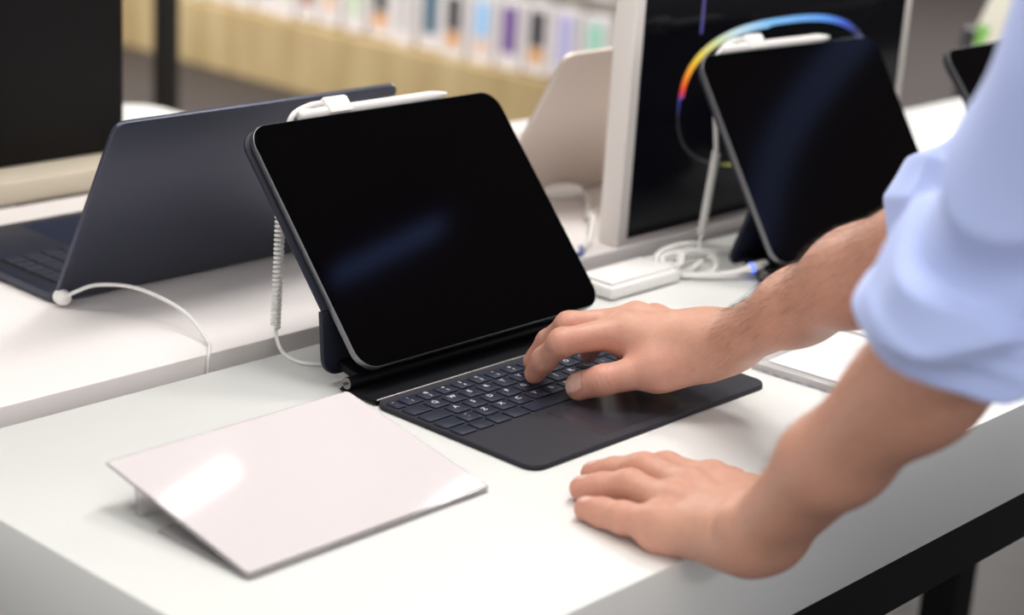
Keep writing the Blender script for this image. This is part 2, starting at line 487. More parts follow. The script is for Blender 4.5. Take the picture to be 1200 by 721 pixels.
# ------------------------------------------------------------------ laptops
def build_laptop(w, depth, ht, tilt, mats, keys=True):
    """hinge at the origin, base runs to +y, lid leans to -y (its back faces -y)"""
    shell, edge, keym = mats
    root = empty('laptop')
    bm = new(); add_prism(bm, rrect(w, depth, .010, 6, w/2, depth/2-.004), .0012, .0110, bev=.0014, seg=3, bevb=.0035)
    base = obj('base', bm, shell, root, smooth=40)
    bm = new(); add_box(bm, w/2-.062, w/2+.062, depth-.098, depth-.016, .0109, .0112, bev=.0001); obj('trackpad', bm, edge, root)
    bm = new(); add_box(bm, .014, w-.014, .018, .018+.088, .0108, .0111); obj('key_well', bm, M['black'], root)
    nr = 6
    for r_ in range(nr):
        y0 = .020+r_*.0142; n = 14 if r_ else 11
        xs = .0165; tot = w-.033; kw = tot/n
        for i in range(n):
            if r_ == 5 and not keys: continue
            wid = kw-.0022
            bm = new(); add_prism(bm, rrect(wid, .0122, .0014, 2, xs+kw*(i+.5), y0+.0061), .0111, .0122, bev=.0003, seg=1)
            obj('key', bm, keym, root)
    s, c = math.sin(tilt), math.cos(tilt)
    F = frame(V((w/2, -.0015, .0035)), V((-1, 0, 0)), V((0, -s, c)), V((0, c, s)))   # local z = inner (screen) side... x mirrored
    bm = new(); add_prism(bm, rrect(w, ht+.007, .011, 8, 0, (ht+.007)/2), -.0025, .0022, F, bev=.0009, seg=3)
    lid = obj('lid', bm, [shell], root, smooth=40)
    bm = new(); add_prism(bm, rrect(w-.006, ht-.010, .009, 6, 0, ht/2+.002), .0021, .0025, F); obj('screen', bm, M['display'], lid)
    bm = new(); add_tube(bm, [(w*.12, .0025, .0098), (w*.88, .0025, .0098)], .0040, 12); obj('hinge', bm, edge, root, smooth=40)
    return root
place(build_laptop(.3120, .205, .1857, .4768, (M['laptop_navy'], M['laptop_edge'], M['laptop_key'])), (-.1897, .3127, 0), 0,
      'open navy laptop seen from behind its lid', 'laptop')
place(build_laptop(.304, .205, .195, .497, (M['laptop_beige'], M['laptop_beige'], M['card']), False), (.349, .318, 0), 0,
      'beige aluminium laptop lid half hidden by the white screen frame', 'laptop')

# security plug and cord on the navy laptop
root = empty('laptop_security_cable', (-.186, .303, 0))
bm = new()
add_tube(bm, [(0, .004, .0085), (0, .0035, .0085), (-.0002, -.001, .0085), (-.001, -.006, .0088), (-.0015, -.0085, .009)], [.004, .0068, .0072, .0060, .003], 16)
obj('plug_head', bm, M['white_plastic'], root, smooth=60)
bm = new(); add_tube(bm, catmull([(-.0010, -.006, .010), (.004, -.016, .017), (.016, -.030, .024), (.036, -.058, .024), (.046, -.105, .015), (.036, -.150, .0035), (.025, -.166, .0012), (.020, -.1715, -.012), (.020, -.1725, -.080)], 10), .0017, 8)
obj('cord', bm, M['white_rubber'], root, smooth=80)
tag(root, 'thin white cord plugged into the corner of the navy laptop', 'cable')

# white clip with blue lead near the beige laptop
root = empty('charging_lead', (.452, .300, 0))
bm = new(); add_tube(bm, [(-.026, .010, .007), (-.022, .009, .007), (-.008, .003, .008), (.008, -.004, .008), (.020, -.009, .0065), (.024, -.0105, .006)], [.003, .0075, .0095, .0095, .0065, .002], 16)
obj('connector', bm, M['white_plastic'], root, smooth=60)
bm = new(); add_tube(bm, catmull([(.020, -.009, .0065), (.010, -.030, .004), (-.040, -.070, .004), (-.058, -.092, .012), (-.072, -.105, .012), (-.110, -.135, .003), (-.140, -.152, .003)], 8), .0030, 8)
obj('cord', bm, M['white_rubber'], root, smooth=80)
bm = new(); add_tube(bm, catmull([(-.136, -.146, .0030), (-.152, -.160, .0032), (-.166, -.1600, .0026)], 8), .0024, 8)
obj('blue_lead', bm, M['blue_rubber'], root, smooth=80)
tag(root, 'white kinked charging lead with a blue end in front of the beige laptop', 'cable')

# ------------------------------------------------------------------ screen with the rainbow loop
root = empty('display_screen', (.606, .150, 0))
X0, X1, PY, PT, PH = .352, .858, .1370, .026, .335
bm = new(); add_box(bm, X0-.606, X1-.606, PY-.150, PY-.150+PT, .0006, PH, bev=.0015); obj('frame', bm, M['panel_white'], root, smooth=40)
bm = new(); add_box(bm, X0+.0135-.606, X1-.0135-.606, PY-.150-.0008, PY-.150+.002, .0075, PH-.012)
scr = obj('screen', bm, M['screen_lit'], root)
def ring_material():
    m = bpy.data.materials.new('rainbow_loop'); m.use_nodes = True
    nt = m.node_tree; b = nt.nodes['Principled BSDF']; b.inputs['Base Color'].default_value = (.01, .01, .01, 1)
    a = nt.nodes.new('ShaderNodeAttribute'); a.attribute_name = 'Col'
    nt.links.new(a.outputs['Color'], b.inputs['Emission Color']); b.inputs['Emission Strength'].default_value = 1.0
    return m
def rainbow_loop():
    """flat band shown on the screen: a rounded loop whose colour runs along it"""
    cx, cz, hw, hh = .6020, .1345, .1730, .0775
    out = []
    stops = [(0, (.9, .22, .02)), (12, (.95, .35, .05)), (24, (.10, .10, .25)), (38, (.01, .02, .10)), (52, (.04, .10, .60)), (70, (.10, .35, .95)), (95, (.22, .55, .95)),
             (115, (.62, .80, .85)), (130, (.70, .75, .35)), (146, (.85, .62, .06)), (160, (.95, .32, .02)), (172, (.80, .04, .02)), (178, (.05, .05, .35)), (184, (.015, .015, .02)),
             (225, (.012, .012, .016)), (244, (.05, .06, .03)), (252, (.35, .33, .04)), (262, (.10, .25, .40)), (275, (.02, .08, .25)), (300, (.01, .01, .02)), (330, (.02, .01, .02)), (360, (.9, .22, .02))]
    def colour(a):
        for (a0, c0), (a1, c1) in zip(stops, stops[1:]):
            if a0 <= a <= a1:
                t = (a-a0)/(a1-a0); return [c0[i]*(1-t)+c1[i]*t for i in range(3)]+[1]
        return [0, 0, 0, 1]
    n = 180; vs = []; cols = []; fs = []
    for i in range(n):
        a = 360*i/n; ar = math.radians(a); ca, sa = math.cos(ar), math.sin(ar)
        e = 2.6
        x = hw*math.copysign(abs(ca)**(2/e), ca); z = hh*math.copysign(abs(sa)**(2/e), sa)
        wd = .0088 if 95 < a < 178 else (.0070 if a <= 95 or a > 330 else .0030)
        k = 1-wd/hh; k2 = 1-wd/hw
        for (sx, sz, q) in ((1, 1, 0), (k2, k, 1)):
            vs.append((cx-.606+x*sx, PY-.150-.00095, cz+z*sz)); cols.append(colour(a))
    for i in range(n):
        j = (i+1) % n; fs.append((2*i, 2*j, 2*j+1, 2*i+1))
    me = bpy.data.meshes.new('rainbow_loop'); me.from_pydata(vs, [], fs)
    ca_ = me.color_attributes.new('Col', 'FLOAT_COLOR', 'POINT')
    ca_.data.foreach_set('color', np.array(cols, dtype=np.float32).ravel())
    me.materials.append(ring_material())
    o = bpy.data.objects.new('rainbow_loop', me); COL.objects.link(o); o.parent = scr
    return o
rainbow_loop()
bm = new(); add_box(bm, .455-.606, .4595-.606, PY-.150-.0010, PY-.150-.0008, .206, .3)
obj('dim_stripe', bm, material('dim_violet', (.01, .01, .02), .4, emit=((.06, .05, .22), 1.0)), scr)
tag(root, 'white framed screen showing a rainbow coloured loop on black', 'screen')

# white hub box and loose cables
root = empty('cable_hub', (.262, .052, 0))
bm = new(); add_box(bm, -.052, .050, -.026, .026, .0008, .0125, bev=.003); obj('hub_body', bm, M['white_plastic'], root, smooth=40)
bm = new(); add_box(bm, -.046, .044, -.020, .020, .0124, .0150, bev=.0012); obj('hub_lid', bm, M['white_plastic'], root, smooth=40)
tag(root, 'flat white cable hub box beside the dark tablet screen', 'hub')
bundle = [
    [(.312, .050, .007), (.335, .052, .010), (.365, .060, .012), (.392, .052, .006), (.372, .030, .004), (.345, .020, .003), (.318, .030, .005)],
    [(.312, .040, .006), (.330, .022, .004), (.352, .004, .006), (.369, -.006, .010), (.378, -.010, .012)],
    [(.312, .058, .008), (.340, .075, .012), (.380, .074, .014), (.420, .058, .008), (.432, .036, .004), (.405, .022, .003)],
    [(.312, .046, .007), (.322, .036, .014), (.332, .046, .020), (.322, .058, .014), (.318, .044, .006), (.340, .038, .004), (.366, .044, .006)],
]
names = ['white cable looping out of the hub box towards the wall of the screen', 'white cable running from the hub box to the tablet case with a blue light',
         'longest white cable lying in a wide loop under the rainbow screen', 'white cable tied in a small upright loop beside the hub box']
for i, pts in enumerate(bundle):
    root = empty('white_cable', pts[0]); o0 = V(pts[0])
    bm = new(); add_tube(bm, catmull([V(q)-o0 for q in pts], 10), .0032, 9); obj('cord', bm, M['white_rubber'], root, smooth=80)
    if i == 1:
        e = V(pts[-1])-o0; dd = (V(pts[-1])-V(pts[-2])).normalized()
        bm = new(); add_tube(bm, [e-dd*.010, e-dd*.006, e+dd*.012, e+dd*.015], [.003, .0048, .0048, .003], 12); obj('plug', bm, M['white_plastic'], root, smooth=60)
        bm = new(); add_tube(bm, [e-dd*.0045, e-dd*.0015], [.0052, .0052], 12); obj('indicator', bm, M['blue_led'], root, smooth=60)
    tag(root, names[i], 'cable', 'white cables by the hub box')

# ------------------------------------------------------------------ sign holders
def build_sign(w, d, rise, mats):
    """bent clear acrylic with a sheet in its sloping face; origin at the middle of the front edge"""
    root = empty('sign_holder')
    a = math.atan2(rise, d); L = math.hypot(d, rise)
    F = frame(V((0, 0, .0030)), V((1, 0, 0)), V((0, math.cos(a), math.sin(a))), V((0, -math.sin(a), math.cos(a))))
    bm = new()
    add_prism(bm, rrect(w, L, .003, 4, 0, L/2), -.0008, .0010, F, bev=.0004, seg=1)
    obj('face_plate', bm, M['acrylic'], root, smooth=40)
    bm = new(); add_prism(bm, rrect(w-.003, L-.004, .002, 3, 0, L/2+.0005), .00104, .00130, F); sh = obj('paper_sheet', bm, mats, root)
    bm = new(); add_prism(bm, rrect(w, d*.62, .003, 4, 0, d*.62/2+.001), .0003, .0021, bev=.0004, seg=1)
    obj('foot_plate', bm, M['acrylic'], root, smooth=40)
    bm = new(); add_prism(bm, rrect(w*.96, rise-.006, .002, 3, 0, (rise-.006)/2), 0, .0018,
                          frame(V((0, d*.80, .0006)), V((1, 0, 0)), V((0, .12, 1)).normalized(), V((0, -1, .12)).normalized()))
    obj('back_leg', bm, M['acrylic'], root, smooth=40)
    return root
s_ = place(build_sign(.2110, .1450, .0265, M['paper']), (-.2925, -.1990, 0), 0, 'sloping clear sign holder with a blank pinkish sheet', 'sign holder')

root = empty('price_holder', (.237, -.203, 0), 0.05)
bm = new(); add_box(bm, -.070, .070, -.045, .045, .0005, .0065, bev=.0012); obj('acrylic_block', bm, M['acrylic_block'], root, smooth=40)
bm = new(); add_box(bm, -.060, .060, -.036, .036, .0067, .0070); cd = obj('card', bm, M['card'], root)
bm = new()
add_box(bm, -.060, .060, -.0362, -.0352, .00703, .0072); add_box(bm, -.060, -.0590, -.036, .036, .00703, .0072)
obj('card_border', bm, M['print_grey'], cd)
bm = new()
for k in range(7): add_box(bm, -.0705, -.0701, -.038+k*.011, -.032+k*.011, .001, .0022)
obj('printed_marks', bm, material('violet_marks', (.30, .28, .42), .5), root)
tag(root, 'low clear acrylic price holder behind the leaning arm', 'sign holder')

# ------------------------------------------------------------------ far surroundings
# black display board standing on the back of the rear table
root = empty('black_display_board', (-.42, .650, 0))
bm = new(); add_box(bm, -.56, .545, -.068, -.008, .0, .024, bev=.002); obj('base_strip', bm, M['base_strip'], root, smooth=40)  # strip added in place of the board's reflection on the table top
bm = new(); add_box(bm, -.56, .5515, -.016, .022, .0245, .62, bev=.002); obj('board', bm, M['board'], root, smooth=40)
for sx in (-.47, .47):
    bm = new(); add_box(bm, sx-.03, sx+.03, -.02, .022, -.8995, .0); obj('support', bm, M['apron'], root)
root.location = (-.42, .668, 0)
tag(root, 'large black display board over a beige strip standing for its reflection behind the navy laptop', 'display board')

root = empty('bench_table', (-.06, .86, 0))
bm = new(); add_prism(bm, rrect(.86, .16, .05, 8), -.05, 0, bev=.003, seg=2); obj('table_top', bm, M['white_plastic'], root, smooth=40)
for sx in (-.32, .32):
    bm = new(); add_box(bm, sx-.02, sx+.02, -.04, .04, -.8995, -.05); obj('table_leg', bm, M['apron'], root)
tag(root, 'white round-cornered table end beside the black post', 'table')

root = empty('floor_post', (1.628, 2.542, FLOOR))
bm = new(); add_box(bm, -.022, .022, -.022, .022, .012, 2.6, bev=.003); obj('upright', bm, M['post'], root)
bm = new(); add_box(bm, -.12, .12, -.12, .12, .0005, .0125, bev=.003); obj('base_plate', bm, M['post'], root)
tag(root, 'slim black post standing on the grey floor', 'post')

# shelf wall with hanging packages
root = empty('shelf_wall', (3.46, 3.9, FLOOR))
bm = new(); add_box(bm, 0, .25, -1.35, 2.9, .0008, .245, bev=.003); obj('base_strip', bm, M['wood'], root)
bm = new(); add_box(bm, .20, .25, -1.35, 2.9, .2455, 2.3); obj('back_board', bm, M['rack'], root)
for k in range(2):
    bm = new(); add_box(bm, .19, .1998, -1.30, 2.85, .53+.36*k, .545+.36*k); obj('rail', bm, M['rack'], root)
tag(root, 'long oak shelf wall with white packages behind the tables', 'shelf')
cols = [('teal', (.01, .10, .17), None, None), ('black and orange', (.02, .018, .02), (.75, .33, .08), None), ('sky blue', (.33, .60, .92), (.80, .58, .45), None), ('purple', (.16, .07, .30), None, None),
        ('charcoal and amber', (.03, .025, .03), (.72, .36, .10), None), ('lavender', (.50, .48, .78), None, None), ('mint', (.38, .72, .56), (.72, .62, .42), None), ('pale grey', (.62, .58, .58), None, None),
        ('brick red', (.42, .14, .09), None, None), ('mauve', (.42, .32, .48), None, None), ('pale green', (.60, .70, .52), None, None), ('peach', (.85, .58, .40), None, None), ('navy', (.02, .02, .10), None, None),
        ('cream', (.78, .72, .62), None, None)]
order = [6, 5, 4, 3, 2, 1, 0, 7, 1, 10, 11, 8, 13, 9, 7, 13, 9, 8]
mcache = {}
def package(y, z, ci, h, w, dx, where):
    nm, c1, c2, _ = cols[ci]
    root = empty('product_package', (3.46+dx, y, z))
    bm = new(); add_prism(bm, rrect(w, h, .012, 3, 0, h/2), -.016, .016, frame(V((0, 0, 0)), V((0, -1, 0)), V((0, 0, 1)), V((-1, 0, 0))), bev=.003, seg=1)
    obj('box', bm, M['package'], root)
    if ci not in mcache: mcache[ci] = (material(nm.replace(' ', '_')+'_insert', c1, .5), material(nm.replace(' ', '_')+'_second', c2, .5) if c2 else None)
    a, b = mcache[ci]
    Fp = frame(V((-.0163, 0, 0)), V((0, -1, 0)), V((0, 0, 1)), V((-1, 0, 0)))
    bm = new(); add_prism(bm, rrect(w*.56, h*(.50 if b else .66), .008, 3, 0, h*(.63 if b else .56)), 0, .0015, Fp); obj('insert', bm, a, root)
    if b:
        bm = new(); add_prism(bm, rrect(w*.56, h*.19, .006, 3, 0, h*.26), 0, .0015, Fp); obj('insert', bm, b, root)
    bm = new(); add_tube(bm, [(0, 0, h*.93), (.19-dx if dx < .19 else .02, 0, h*.95)], .003, 6); obj('hook', bm, M['aluminium'], root)
    tag(root, f'white hanging package with {nm} insert, {where}', 'package', 'white packages hanging on the shelf wall')
nth = ['first', 'second', 'third', 'fourth', 'fifth', 'sixth', 'seventh', 'eighth', 'ninth', 'tenth', 'eleventh', 'twelfth', 'thirteenth', 'fourteenth', 'fifteenth', 'sixteenth', 'seventeenth', 'eighteenth']
for i, ci in enumerate(order):
    y = 2.80+i*.125
    package(y, FLOOR+.2475+.012*random.random(), ci, .235, .108, .055+.02*random.random(), f'{nth[i]} of lower row from the white screen')
for i in range(5):
    ci = [12, 7, 13, 5, 9][i]; y = 2.80+i*.125
    package(y, FLOOR+.2475+.285, ci, .22, .104, .06, f'{nth[i]} of upper row from the white screen')

# cream leaflet stand behind the third tablet
root = empty('leaflet_stand', (1.83, .56, FLOOR))
ey = V((.466, -.096, .882)).normalized(); ex = V((.555, -.734, -.23)); ex = (ex-ey*ex.dot(ey)).normalized()
F = frame(V((-.005, .005, .895)), ex, ey, ex.cross(ey))
bm = new(); add_prism(bm, rrect(.062, .30, .006, 3, .012, .15), -.012, 0, F, bev=.002); bd = obj('board', bm, M['cream'], root)
bm = new(); add_prism(bm, rrect(.022, .036, .005, 3, -.008, .026), .0002, .002, F); obj('green_print', bm, M['green'], bd)
bm = new(); add_box(bm, -.012, .012, .012, .036, .012, .93); obj('stem', bm, M['lamp_body'], root)
bm = new(); add_box(bm, -.12, .12, -.10, .14, .0005, .0125, bev=.003); obj('foot', bm, M['lamp_body'], root)
tag(root, 'cream leaflet stand with a green patch beyond the small tablet', 'stand')


# ------------------------------------------------------------------ the man: bodies as smooth distance fields
A_ = lambda p: np.asarray(p, dtype=np.float64)
def rcone(X, a, b, r1, r2):
    a, b = A_(a), A_(b); ba = b-a; l2 = ba @ ba; rr = r1-r2; a2 = l2-rr*rr; il2 = 1/l2
    pa = X-a; y = pa @ ba; z = y-l2
    q = pa*l2-y[:, None]*ba; x2 = np.einsum('ij,ij->i', q, q)
    y2 = y*y*l2; z2 = z*z*l2
    k = np.sign(rr)*rr*rr*x2
    d = (np.sqrt(x2*a2*il2)+y*rr)*il2-r1
    c1 = np.sign(z)*a2*z2 > k
    c2 = np.sign(y)*a2*y2 < k
    d = np.where(c2, np.sqrt(x2+y2)*il2-r1, d)
    d = np.where(c1, np.sqrt(x2+z2)*il2-r2, d)
    return d
def ball(X, c, r): return np.linalg.norm(X-A_(c), axis=1)-r
def ellipsoid(X, c, r):
    q = (X-A_(c)); r = A_(r); k0 = np.linalg.norm(q/r, axis=1); k1 = np.linalg.norm(q/(r*r), axis=1)
    return k0*(k0-1)/np.maximum(k1, 1e-9)
def smin(a, b, k):
    h = np.maximum(k-np.abs(a-b), 0)/k
    return np.minimum(a, b)-h*h*k*.25
def smax(a, b, k): return -smin(-a, -b, k)
def unit(v): v = A_(v); return v/np.linalg.norm(v)
def sstep(a, b, x):
    t = np.clip((x-a)/(b-a), 0, 1); return t*t*(3-2*t)

def mesh_field(f, lo, hi, h, chunk=400000):
    """surface of f = 0 on a sparse grid of cell size h; returns vertices and quads"""
    lo, hi = A_(lo), A_(hi); K = 8; H = h*K
    nb = np.ceil((hi-lo)/H).astype(int)
    gi = np.stack(np.meshgrid(*[np.arange(n) for n in nb], indexing='ij'), -1).reshape(-1, 3)
    cen = lo+(gi+.5)*H
    fv = np.concatenate([f(cen[i:i+chunk]) for i in range(0, len(cen), chunk)])
    keep = np.abs(fv) < H*.87*1.5+.004
    gi = gi[keep]
    N = nb*K+1
    loc = np.stack(np.meshgrid(*[np.arange(K+1)]*3, indexing='ij'), -1).reshape(-1, 3)
    def key(ijk): return (ijk[..., 0].astype(np.int64)*N[1]+ijk[..., 1])*N[2]+ijk[..., 2]
    pk = np.unique(key((gi[:, None]*K+loc[None]).reshape(-1, 3)))
    pz = pk % N[2]; py = (pk//N[2]) % N[1]; px = pk//(N[2]*N[1])
    PT = lo+np.stack([px, py, pz], -1)*h
    val = np.concatenate([f(PT[i:i+chunk]) for i in range(0, len(PT), chunk)])
    lc = np.stack(np.meshgrid(*[np.arange(K)]*3, indexing='ij'), -1).reshape(-1, 3)
    cells = (gi[:, None]*K+lc[None]).reshape(-1, 3)
    off = np.array([[i, j, k] for i in (0, 1) for j in (0, 1) for k in (0, 1)])
    ck = key(cells); o_ = np.argsort(ck); cells = cells[o_]; ck = ck[o_]
    ci = np.searchsorted(pk, key(cells[:, None]+off[None])); cv = val[ci]
    act = (cv.min(1) < 0) & (cv.max(1) >= 0)
    cells = cells[act]; ck = ck[act]; cv = cv[act]
    edges = [(a, b) for a in range(8) for b in range(a+1, 8) if np.abs(off[a]-off[b]).sum() == 1]
    acc = np.zeros((len(cells), 3)); cnt = np.zeros(len(cells))
    for a, b in edges:
        va, vb = cv[:, a], cv[:, b]; cr = (va < 0) != (vb < 0)
        t = np.where(cr, va/np.where(cr, va-vb, 1), 0)
        acc += np.where(cr[:, None], off[a]+t[:, None]*(off[b]-off[a]), 0); cnt += cr
    vert = lo+(cells+acc/cnt[:, None])*h
    quads = []
    for ax in range(3):
        e = np.zeros(3, int); e[ax] = 1; u = np.zeros(3, int); u[(ax+1) % 3] = 1; w = np.zeros(3, int); w[(ax+2) % 3] = 1
        a_i = ci[act][:, 0]; b_i = ci[act][:, int(e @ [4, 2, 1])]
        va, vb = val[a_i], val[b_i]; cr = np.where((va < 0) != (vb < 0))[0]
        base = cells[cr]; ids = []; ok = np.ones(len(cr), bool)
        for d in (-u-w, -w, 0*u, -u):
            k = key(base+d); j = np.searchsorted(ck, k); j = np.minimum(j, len(ck)-1)
            ok &= ck[j] == k; ids.append(j)
        q = np.stack(ids, -1)[ok]; fl = (va[cr] < 0)[ok]
        q = np.where(fl[:, None], q, q[:, ::-1]); quads.append(q)
    return vert, np.concatenate(quads)

def mesh_object(name, parts, mats, parent=None, cols=None):
    vs = []; fs = []; n = 0
    for v, q in parts: vs.append(v); fs.append(q+n); n += len(v)
    v = np.concatenate(vs); q = np.concatenate(fs)
    me = bpy.data.meshes.new(name)
    me.vertices.add(len(v)); me.vertices.foreach_set('co', v.astype(np.float32).ravel())
    me.loops.add(q.size); me.loops.foreach_set('vertex_index', q.astype(np.int32).ravel())
    me.polygons.add(len(q)); me.polygons.foreach_set('loop_start', np.arange(0, q.size, 4, dtype=np.int32))
    me.update(calc_edges=True); me.validate()
    me.polygons.foreach_set('use_smooth', np.ones(len(me.polygons), dtype=bool))
    for m in mats: me.materials.append(m)
    if cols is not None:
        ca = me.color_attributes.new('Col', 'FLOAT_COLOR', 'POINT'); ca.data.foreach_set('color', cols.astype(np.float32).ravel())
    o = bpy.data.objects.new(name, me); COL.objects.link(o)
    if parent is not None: o.parent = parent
    return o

# joints (metres, table top at z = 0)
RJ = {'W': (.0640, -.2060, .0560), 'iM': (.0240, -.1365, .0545), 'iP': (-.0275, -.1190, .0520), 'iD': (-.0230, -.0985, .0310), 'iT': (-.0185, -.0860, .0150),
      'mM': (.0450, -.1310, .0575), 'mP': (-.0055, -.1060, .0575), 'mD': (.0005, -.0815, .0360), 'mT': (-.0010, -.0680, .0160),
      'rM': (.0670, -.1330, .0535), 'rP': (.0240, -.1200, .0540), 'rD': (.0390, -.0975, .0330), 'rT': (.0490, -.0835, .0160),
      'pM': (.0880, -.1410, .0455), 'pP': (.0560, -.1290, .0450), 'pD': (.0660, -.1105, .0290), 'pT': (.0740, -.0985, .0150),
      'tC': (.0460, -.1980, .0440), 'tM': (.0180, -.1720, .0350), 'tI': (-.0105, -.1475, .0255), 'tT': (-.0160, -.1285, .0165),
      'E': (-.0140, -.4250, .2120), 'S': (.190, -.655, .415)}
LJ = {'W': (-.1560, -.3970, .0280), 'pT': (-.1715, -.2710, .0082), 'pD': (-.1712, -.2850, .0100), 'pP': (-.1722, -.3030, .0130), 'pM': (-.1695, -.3290, .0165),
      'rT': (-.1490, -.2480, .0088), 'rD': (-.1448, -.2620, .0125), 'rP': (-.1385, -.2800, .0185), 'rM': (-.1470, -.3230, .0220),
      'mT': (-.1238, -.2360, .0088), 'mD': (-.1200, -.2520, .0140), 'mP': (-.1160, -.2740, .0225), 'mM': (-.1250, -.3190, .0255),
      'iT': (-.1004, -.2420, .0085), 'iD': (-.0995, -.2570, .0135), 'iP': (-.0980, -.2790, .0205), 'iM': (-.1025, -.3210, .0245),
      'tC': (-.1230, -.3780, .0230), 'tM': (-.0900, -.3440, .0170), 'tI': (-.0720, -.3160, .0130), 'tT': (-.0640, -.2920, .0110),
      'E': (-.2040, -.5435, .2165), 'S': (-.196, -.634, .485)}
FRH = {1: {'i': (.0124, .0102, .0092, .0078), 'm': (.0120, .0101, .0091, .0077), 'r': (.0104, .0094, .0084, .0072), 'p': (.0092, .0082, .0073, .0063)},
       -1: {'i': (.0114, .0104, .0094, .0080), 'm': (.0118, .0108, .0098, .0084), 'r': (.0118, .0108, .0098, .0086), 'p': (.0110, .0101, .0093, .0080)}}

